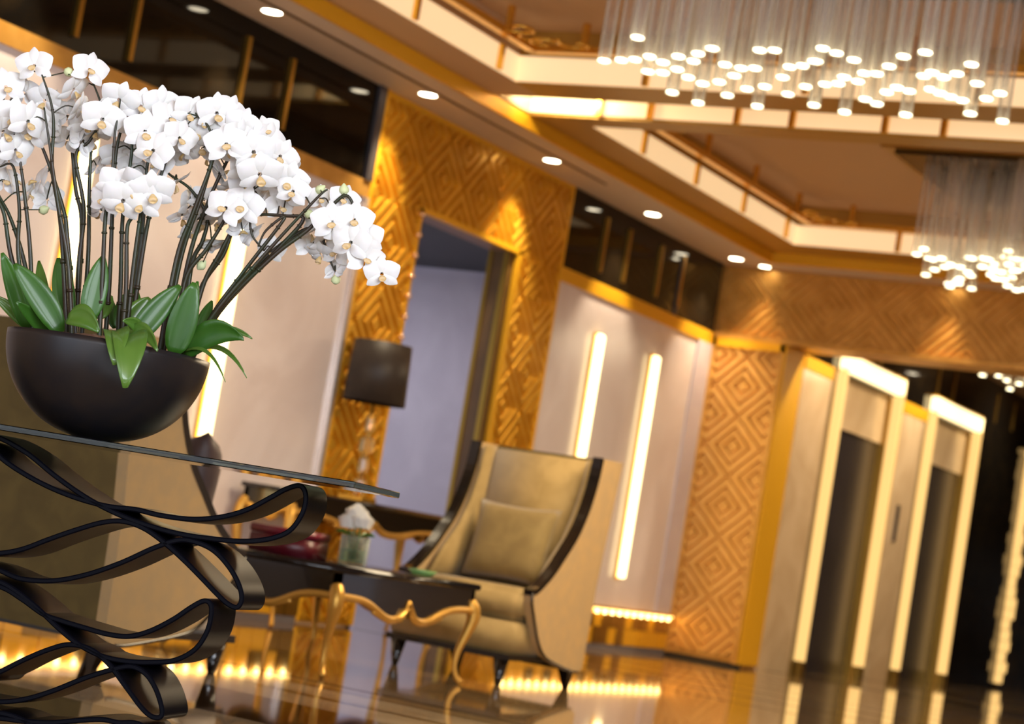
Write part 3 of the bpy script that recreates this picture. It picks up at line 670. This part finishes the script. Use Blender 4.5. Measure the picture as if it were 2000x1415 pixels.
ribbon([(-40, 1190), (60, 1160), (180, 1100), (300, 1050), (400, 1025), (500, 1045), (590, 1115), (675, 1227), (750, 1327), (800, 1370), (842, 1372), (848, 1330), (820, 1240), (770, 1165), (700, 1130), (610, 1145), (480, 1185), (330, 1245), (200, 1285), (80, 1300), (-40, 1290)])
ribbon([(-40, 1345), (60, 1352), (150, 1375), (240, 1420), (330, 1480), (430, 1540), (540, 1580), (640, 1592), (720, 1580), (770, 1530), (785, 1470), (760, 1420), (710, 1400), (640, 1400), (560, 1385), (440, 1390), (320, 1400), (200, 1395), (80, 1380), (-40, 1370)])

# ================================================================== BOWL AND ORCHIDS
bc = dep(214, 676, 5.53); BZ = bc.z
bowl = empty('planter_bowl', (bc.x, bc.y, GZ)); tag(bowl, 'matt black hemispherical bowl on the glass table, planted with orchids', 'bowl')
HB = BZ-GZ; RB = .2575; prof = [(0, 0), (.05, .0)]
for k in range(1, 25):
    a = k/24*math.pi/2; prof.append((max(.05, RB*math.sin(a)**.92), HB*(1-math.cos(a))))
prof += [(RB-.012, HB), (RB-.02, HB-.03), (.12, HB-.05), (0, HB-.05)]
lathe('bowl_shell', prof, BOWL, bowl, 64)
V, F = [], []; n = 26; rs = random.Random(5)
for i in range(12):
    for k in range(n):
        r = (RB-.022)*i/11; a = 2*math.pi*k/n; V.append((r*math.cos(a), r*math.sin(a), HB-.025+.03*(1-(i/11)**2)+rs.uniform(0, .018)))
for i in range(11):
    for k in range(n): F.append((i*n+k, (i+1)*n+k, (i+1)*n+(k+1) % n, i*n+(k+1) % n))
tag(meshobj('bark_mulch', V, F, BARK, bowl), kind='stuff')

# ---- flower pieces (shared meshes)
def petal_mesh(name, L, Wd, cup, m, tip=1.5, n=6):
    V, F = [], []
    for i in range(n+1):
        t = i/n; wd = Wd*(math.sin(math.pi*min(1, t**.75*.94+.04)))**.8/2
        for j in range(5):
            s = (j-2)/2
            V.append((.004+t*L, s*wd, cup*(t*t)*L - abs(s)**2*wd*.25+.10*L*math.sin(t*math.pi)))
    for i in range(n):
        for j in range(4): F.append((i*5+j, (i+1)*5+j, (i+1)*5+j+1, i*5+j+1))
    return V, F
def as_mesh(name, VF, m):
    me = bpy.data.meshes.new(name); me.from_pydata([tuple(v) for v in VF[0]], [], VF[1]); me.materials.append(m)
    for p in me.polygons: p.use_smooth = True
    return me
def rotz(VF, a): c, s = math.cos(a), math.sin(a); return [(x*c-y*s, x*s+y*c, z-.003) for x, y, z in VF[0]], VF[1]
sep = petal_mesh('s', .040, .030, -.12, PETAL); pet = petal_mesh('p', .043, .052, .02, PETAL)
SEPALS = as_mesh('sepals', merge([rotz(sep, math.radians(a)) for a in (90, 215, 325)]), PETAL)
FS = 1.13
PETL = as_mesh('petal', rotz(pet, math.radians(158)), PETAL); PETR = as_mesh('petal', rotz(pet, math.radians(22)), PETAL)
def lip_mesh():
    V, F = [], []
    for i in range(6):
        for k in range(8):
            a = 2*math.pi*k/8; t = i/5; r = (.003+.0055*math.sin(t*math.pi))
            V.append((r*math.cos(a)*1.1, -.003-.011*t+r*math.sin(a)*.6, .004+.016*math.sin(t*2.2)))
    for i in range(5):
        for k in range(8): F.append((i*8+k, i*8+(k+1) % 8, (i+1)*8+(k+1) % 8, (i+1)*8+k))
    return V, F
LIPM = as_mesh('lip', lip_mesh(), LIP)
def bud_mesh():
    V, F = [], []
    for i in range(7):
        for k in range(8):
            a = 2*math.pi*k/8; t = i/6; r = .013*math.sin(max(.03, t)**.8*math.pi*.97); V.append((r*math.cos(a), r*math.sin(a), .032*(t-.5)))
    for i in range(6):
        for k in range(8): F.append((i*8+k, i*8+(k+1) % 8, (i+1)*8+(k+1) % 8, (i+1)*8+k))
    return V, F
BUDMESH = as_mesh('bud', bud_mesh(), BUDM)

# ---- stems: zoom-frame polylines (x/2.5, 50+y/2.5), depth offset from the bowl's axis, plant number
STEMS = [
 (0, -.04, [(370, 1480), (335, 1180), (280, 850), (245, 600), (215, 400)]), (0, -.02, [(350, 1480), (300, 1000), (255, 700), (262, 500), (250, 380), (205, 240)]), (0, .06, [(400, 1480), (330, 1050), (310, 900), (225, 640), (180, 560), (140, 590)]),
 (1, .02, [(160, 1450), (150, 1140), (120, 820), (100, 670), (90, 560)]), (1, .10, [(150, 1450), (120, 1160), (55, 950), (0, 840), (-30, 780)]), (1, .05, [(110, 1450), (92, 1140), (95, 900), (65, 690), (0, 690)]), (1, .08, [(100, 1450), (60, 1150), (20, 920), (-30, 800), (-40, 600), (10, 420)]),
 (2, .10, [(420, 1450), (430, 1150), (436, 800), (445, 560), (430, 400)]), (2, .12, [(390, 1450), (400, 1000), (370, 800), (345, 560), (300, 500), (240, 420)]), (2, .07, [(400, 1450), (385, 1180), (410, 900), (370, 640), (440, 560), (500, 430), (455, 280)]),
 (3, -.05, [(500, 1500), (500, 1250), (515, 940), (545, 760), (560, 540), (580, 420)]), (3, .05, [(530, 1500), (535, 1250), (550, 900), (570, 600), (630, 400), (650, 330)]), (3, .0, [(590, 1530), (590, 1250), (600, 930), (640, 650), (650, 560), (700, 460)]),
 (4, -.08, [(600, 1550), (615, 1300), (620, 1000), (645, 930), (600, 870), (540, 850)]), (4, -.07, [(620, 1550), (650, 1200), (690, 900), (700, 840), (730, 830)]), (4, .06, [(640, 1530), (690, 1150), (740, 880), (790, 720), (830, 600), (850, 500)]), (4, .1, [(620, 1530), (670, 1200), (700, 950), (720, 680), (760, 560), (800, 420)]),
 (5, .0, [(800, 1480), (860, 1150), (940, 920), (1040, 640), (1020, 500), (960, 440)]), (5, .02, [(820, 1480), (880, 1150), (980, 850), (1045, 640), (1100, 520), (1080, 420)]), (5, .07, [(860, 1480), (920, 1150), (1010, 880), (1110, 660), (1180, 560), (1150, 440)]),
 (6, .04, [(890, 1500), (900, 1260), (1010, 1090), (1090, 960), (1120, 880), (1240, 800)]), (6, .10, [(960, 1480), (985, 1290), (1075, 1110), (1155, 950), (1220, 780), (1300, 640), (1310, 520)]), (6, .12, [(950, 1480), (975, 1300), (1090, 1120), (1150, 980), (1290, 830), (1400, 760), (1360, 600)]), (6, .1, [(930, 1480), (930, 1200), (990, 1050), (1010, 930), (930, 800), (820, 720), (780, 640)]),
 (7, .0, [(980, 1560), (1040, 1410), (1200, 1190), (1390, 940), (1300, 1000), (1260, 1080)]), (7, -.03, [(990, 1560), (1045, 1410), (1300, 1110), (1540, 850), (1600, 800)]), (7, -.01, [(1000, 1560), (1060, 1400), (1330, 1130), (1500, 1000), (1600, 900), (1690, 830), (1740, 920), (1770, 1060), (1860, 1210)]), (7, .04, [(1000, 1560), (1070, 1400), (1340, 1110), (1480, 950), (1400, 930), (1240, 930), (1230, 1020), (1290, 1100)]), (7, .06, [(1000, 1560), (1060, 1410), (1290, 1140), (1480, 1000), (1560, 1010), (1600, 1120), (1640, 1210)]),
]
# flowers: zoom-frame centre, depth offset, scale
FL = [(165,195,-.02,1.0),(30,300,0,1.05),(440,215,0,1.0),(365,315,.02,1.0),(60,450,-.03,1.1),(140,470,-.05,1.1),(215,370,.03,1.0),(390,410,0,.95),(500,460,-.06,1.15),(580,365,-.02,1.05),(690,395,0,1.05),(790,390,.02,1.05),(835,455,-.01,1.05),(710,520,-.05,1.15),(745,610,-.07,1.1),(880,550,-.04,1.0),(930,430,0,1.0),(1000,460,.02,1.0),(1060,430,.0,1.1),(1120,420,.03,.95),(1105,580,-.06,1.15),(1180,490,0,1.0),(1240,620,-.05,1.15),(1165,550,-.03,1.0),(1310,560,.02,1.0),(1370,640,.0,1.0),(1270,730,-.07,1.2),(1410,760,-.02,1.05),(1430,810,-.03,.9),(1100,890,-.02,1.1),(1190,880,-.01,1.1),(600,860,-.14,1.2),(670,800,-.13,1.15),(745,815,-.14,1.15),(560,780,-.11,1.0),(515,850,-.10,.95),(690,870,-.13,1.05),
 (20,520,-.02,1.1),(155,520,0,1.0),(80,610,.0,1.0),(390,570,.06,.9),(1300,510,.03,.8),(1680,850,0,.85),(1620,960,-.04,1.1),(1730,950,-.03,1.05),(1710,1060,-.05,1.1),(1785,1040,-.02,1.0),(1785,1140,-.03,1.05),(1865,1215,-.03,.95),(1665,1000,-.02,.95),(1520,1010,.06,.9),(1565,1120,.07,.9),(1640,1200,.06,.7),(1640,1110,.05,.85),(1565,845,.02,.75),
 (20,760,.12,1.0),(190,760,.13,1.05),(235,850,.14,.95),(480,690,.15,.9),(860,770,.12,1.05),(930,870,.13,.95),(1000,860,.12,.9),(970,960,.13,.9),(935,1010,.14,.8),(1030,1070,.13,.85),(1370,885,.05,.85),(1300,880,.08,.95),(1220,1020,.08,.95),(1325,1100,.07,.8),(1150,920,.08,1.0),(490,910,.12,.85),(650,600,.07,1.0),(780,690,.08,.95),(830,640,.09,.95),(985,600,.05,1.0),(1080,720,.07,.95),(1190,700,.03,1.1),(450,560,.1,.95),(330,440,.08,.95),(280,400,.09,.95),(640,470,.06,1.0),(560,470,.03,1.0),(760,470,.05,1.0),(960,520,.04,1.0),(900,620,.06,.9),(1030,540,.03,1.0),(1150,620,.04,1.0),(1320,650,.05,1.05),(1390,700,.06,.95),(1340,760,.05,1.0),(1200,790,.05,1.0),(1260,850,.07,.95),(420,480,.05,1.0),(100,530,.08,1.0),(40,640,.1,.9),(820,540,.03,1.0),(640,700,.1,.85),(560,640,.1,.85),(120,330,.06,.95),(200,470,.05,1.0),(250,520,.09,.95),(470,520,.07,.95),(330,560,.11,.9),(700,620,.09,.9),(860,420,.05,.95),(905,490,.06,.95),(1010,640,.1,.9),(1130,800,.1,.95),(1060,960,.12,.9),(1400,830,.05,.9),(1240,540,.04,1.0),(60,760,.14,.9),(140,820,.15,.85),(890,940,.14,.85),(1180,1000,.1,.9),(1560,960,.05,.9),(1590,1060,.07,.9),(1510,1080,.09,.8)]
BUDS = [(335, 225, 0), (105, 195, .0), (1680, 800, 0), (1565, 800, .02), (1510, 920, .03), (985, 1170, .1), (1640, 1240, .06), (1120, 395, .03), (215, 900, .1)]
AX = bc
D0 = 5.53
LABS = {0: 'white moth orchid with twin dark stems rising tallest near the left rim of bowl', 1: 'white moth orchid leaning outward over the near-left rim of the bowl', 2: 'white moth orchid with thin upright stem carrying the highest bud',
 3: 'white moth orchid with straight dark stems in the middle of the bowl', 4: 'white moth orchid with short spray of full blooms hanging low in front', 5: 'white moth orchid with thick slanting stem pair right of the bowl centre',
 6: 'white moth orchid with bent stems and dense rounded flower head', 7: 'white moth orchid leaning far out, its spray arching past the bowl rim'}
def zp(x, y, off): return dep(x/2.5, 50+y/2.5, D0+off)
plants = []
for k in range(8):
    bx = [s[2][0] for s in STEMS if s[0] == k]; of = [s[1] for s in STEMS if s[0] == k]
    p = zp(sum(b[0] for b in bx)/len(bx), 1520, sum(of)/len(of)); v = Vector((p.x-bc.x, p.y-bc.y))
    if v.length > .19: v *= .19/v.length
    e = empty('orchid_plant', (bc.x+v.x, bc.y+v.y, BZ-.02)); tag(e, LABS[k], 'orchid', 'orchids in the bowl'); plants.append(e)
paths = []; stem_parts = {}
for si, (k, off, pts) in enumerate(STEMS):
    P = []
    for i, (x, y) in enumerate(pts):
        P.append(zp(x, y, off))
    b = P[0]; v = Vector((b.x-bc.x, b.y-bc.y)); 
    if v.length > .2: v *= .2/v.length
    P[0] = Vector((bc.x+v.x, bc.y+v.y, BZ-.03))
    path = catmull(P, 7); loc = plants[k].location
    n = len(path); rad = [.0068-(.0046*(i/(n-1))**1.2) for i in range(n)]
    parts = [tube_data([q-loc for q in path], rad, 7)]
    for i in range(5, n-8, 7): parts.append(tube_data([path[i]-loc, path[i]+(path[i+1]-path[i])*.25-loc], rad[i]*1.35, 7))   # nodes
    stem_parts[si] = parts; paths.append((k, path, si))
flower_jobs = []
rf = random.Random(11)
def attach(c, pid_parts):
    best = None
    for (k, path, si) in paths:
        h = len(path)//2
        for q in path[h:]:
            d = (q-c).length+max(0, .015-(c.z-q.z))*0
            if best is None or d < best[0]: best = (d, k, si, q)
    return best
for (x, y, off, s) in FL:
    c = zp(x, y, off); d, k, si, q = attach(c, None); loc = plants[k].location
    view = (CP-c).normalized()
    nrm = (view+Vector((rf.gauss(0, .33), rf.gauss(0, .33), rf.gauss(-.06, .22)))).normalized()
    if off > .055: nrm = (view*.25+Vector((rf.gauss(0, .5), rf.gauss(.3, .5), rf.gauss(-.05, .3)))).normalized()
    up = (Vector((0, 0, 1))+Vector((rf.gauss(0, .22), rf.gauss(0, .22), 0)))
    xa = up.cross(nrm).normalized(); ya = nrm.cross(xa)
    M = Matrix((xa, ya, nrm)).transposed().to_4x4(); M = M @ Matrix.Diagonal((s*FS, s*FS, s*FS, 1)); M.translation = c-loc
    f = share('flower', SEPALS, plants[k]); f.matrix_local = M
    for me, nm in ((PETL, 'petal'), (PETR, 'petal'), (LIPM, 'lip')): share(nm, me, f)
    if d < .22:
        mid = (c-nrm*.012+q)*.5+Vector((0, 0, .012)); stem_parts[si].append(tube_data(catmull([q-loc, mid-loc, c-nrm*.008-loc], 4), .0019, 5))
for (x, y, off) in BUDS:
    c = zp(x, y, off); d, k, si, q = attach(c, None); loc = plants[k].location
    o = share('bud', BUDMESH, plants[k]); o.location = c-loc; o.rotation_euler = (rf.uniform(-.6, .6), rf.uniform(.2, 1.2), rf.uniform(0, 6))
    stem_parts[si].append(tube_data([q-loc, c-loc], .0017, 5))
for (k, path, si) in paths:
    v, f = merge(stem_parts[si]); meshobj('flower_stem', v, f, STEM, plants[k], True)
# ---- leaves: zoom2 frame (x/2.5, 450+y/2.5): base, tip, width, depth at base and tip, light, plant, sag
LEAVES = [((300,500),(70,165),125,-.12,-.14,0,0,.02),((130,480),(10,110),95,.0,-.05,0,1,.01),((330,440),(285,135),110,.0,.04,0,0,.0),((430,440),(505,125),120,-.06,-.04,0,3,.0),((470,430),(545,320),85,.02,.06,1,3,.0),
 ((590,500),(660,280),130,.02,.08,0,4,.0),((620,470),(730,330),110,-.04,-.02,1,4,.0),((640,550),(880,270),120,-.14,-.10,0,5,.015),((860,610),(950,255),140,-.12,-.12,0,5,.0),((900,560),(965,250),70,.03,.05,0,6,.0),((960,520),(1035,345),65,.05,.10,0,6,0),
 ((900,610),(1190,530),130,-.08,-.14,0,7,.03),((970,570),(1160,480),60,.05,.06,0,7,.01),((1020,560),(1232,530),45,.08,.05,1,7,.02),((600,530),(612,772),165,-.16,-.33,1,4,-.02),((540,520),(560,660),120,-.15,-.31,1,3,-.01),
 ((330,430),(485,495),115,-.17,-.22,1,0,.015),((620,500),(770,590),75,-.16,-.24,1,5,.02),((1010,600),(1205,722),26,.02,-.05,1,7,.03),((980,610),(1100,742),18,-.10,-.2,1,7,.03),((170,480),(190,150),75,.12,.18,1,1,0),((90,480),(-30,320),70,.06,.02,1,1,.01),((230,510),(80,350),70,-.08,-.16,0,1,.0),((560,480),(520,300),60,.1,.14,0,3,0),((700,520),(600,440),60,-.15,-.2,1,5,.01),((840,600),(850,330),60,.02,.0,0,5,0)]
for (b, t, wz, d0, d1, li, k, sag) in LEAVES:
    loc = plants[k].location
    B = dep(b[0]/2.5, 450+b[1]/2.5, D0+d0); T = dep(t[0]/2.5, 450+t[1]/2.5, D0+d1)
    v = Vector((B.x-bc.x, B.y-bc.y))
    if v.length > .215: v *= .215/v.length; B.x, B.y = bc.x+v.x, bc.y+v.y
    B.z = max(B.z, BZ-.015)
    Wd = wz/2.5*5.45/FPX*1.0; ax = (T-B); L = ax.length; axn = ax/L
    view = (CP-(B+T)/2).normalized(); side = axn.cross(view).normalized(); out = side.cross(axn).normalized()
    if out.dot(view) < 0: out = -out
    V, F = [], []; n = 10
    for i in range(n+1):
        s = i/n; wd = Wd/2*(math.sin(math.pi*min(.985, s**.8*.95+.05)))**.62
        c = B+ax*s+Vector((0, 0, 1))*(4*s*(1-s)*(.05*L+sag)*(1 if axn.z < .5 else .3))
        if d1 < -.25: c = B+Vector((ax.x, ax.y, 0))*(1-(1-s)**2)+Vector((0, 0, ax.z*s*s+.03*math.sin(s*math.pi)*(1-s)))
        for j in range(5):
            q = (j-2)/2; V.append(c+side*(q*wd)+out*(abs(q)*wd*.32-.0)-loc)
    for i in range(n):
        for j in range(4): F.append((i*5+j, i*5+j+1, (i+1)*5+j+1, (i+1)*5+j))
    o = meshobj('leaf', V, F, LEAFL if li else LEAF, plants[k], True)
    sm = o.modifiers.new('thickness', 'SOLIDIFY'); sm.thickness = .0022; sm.offset = 0
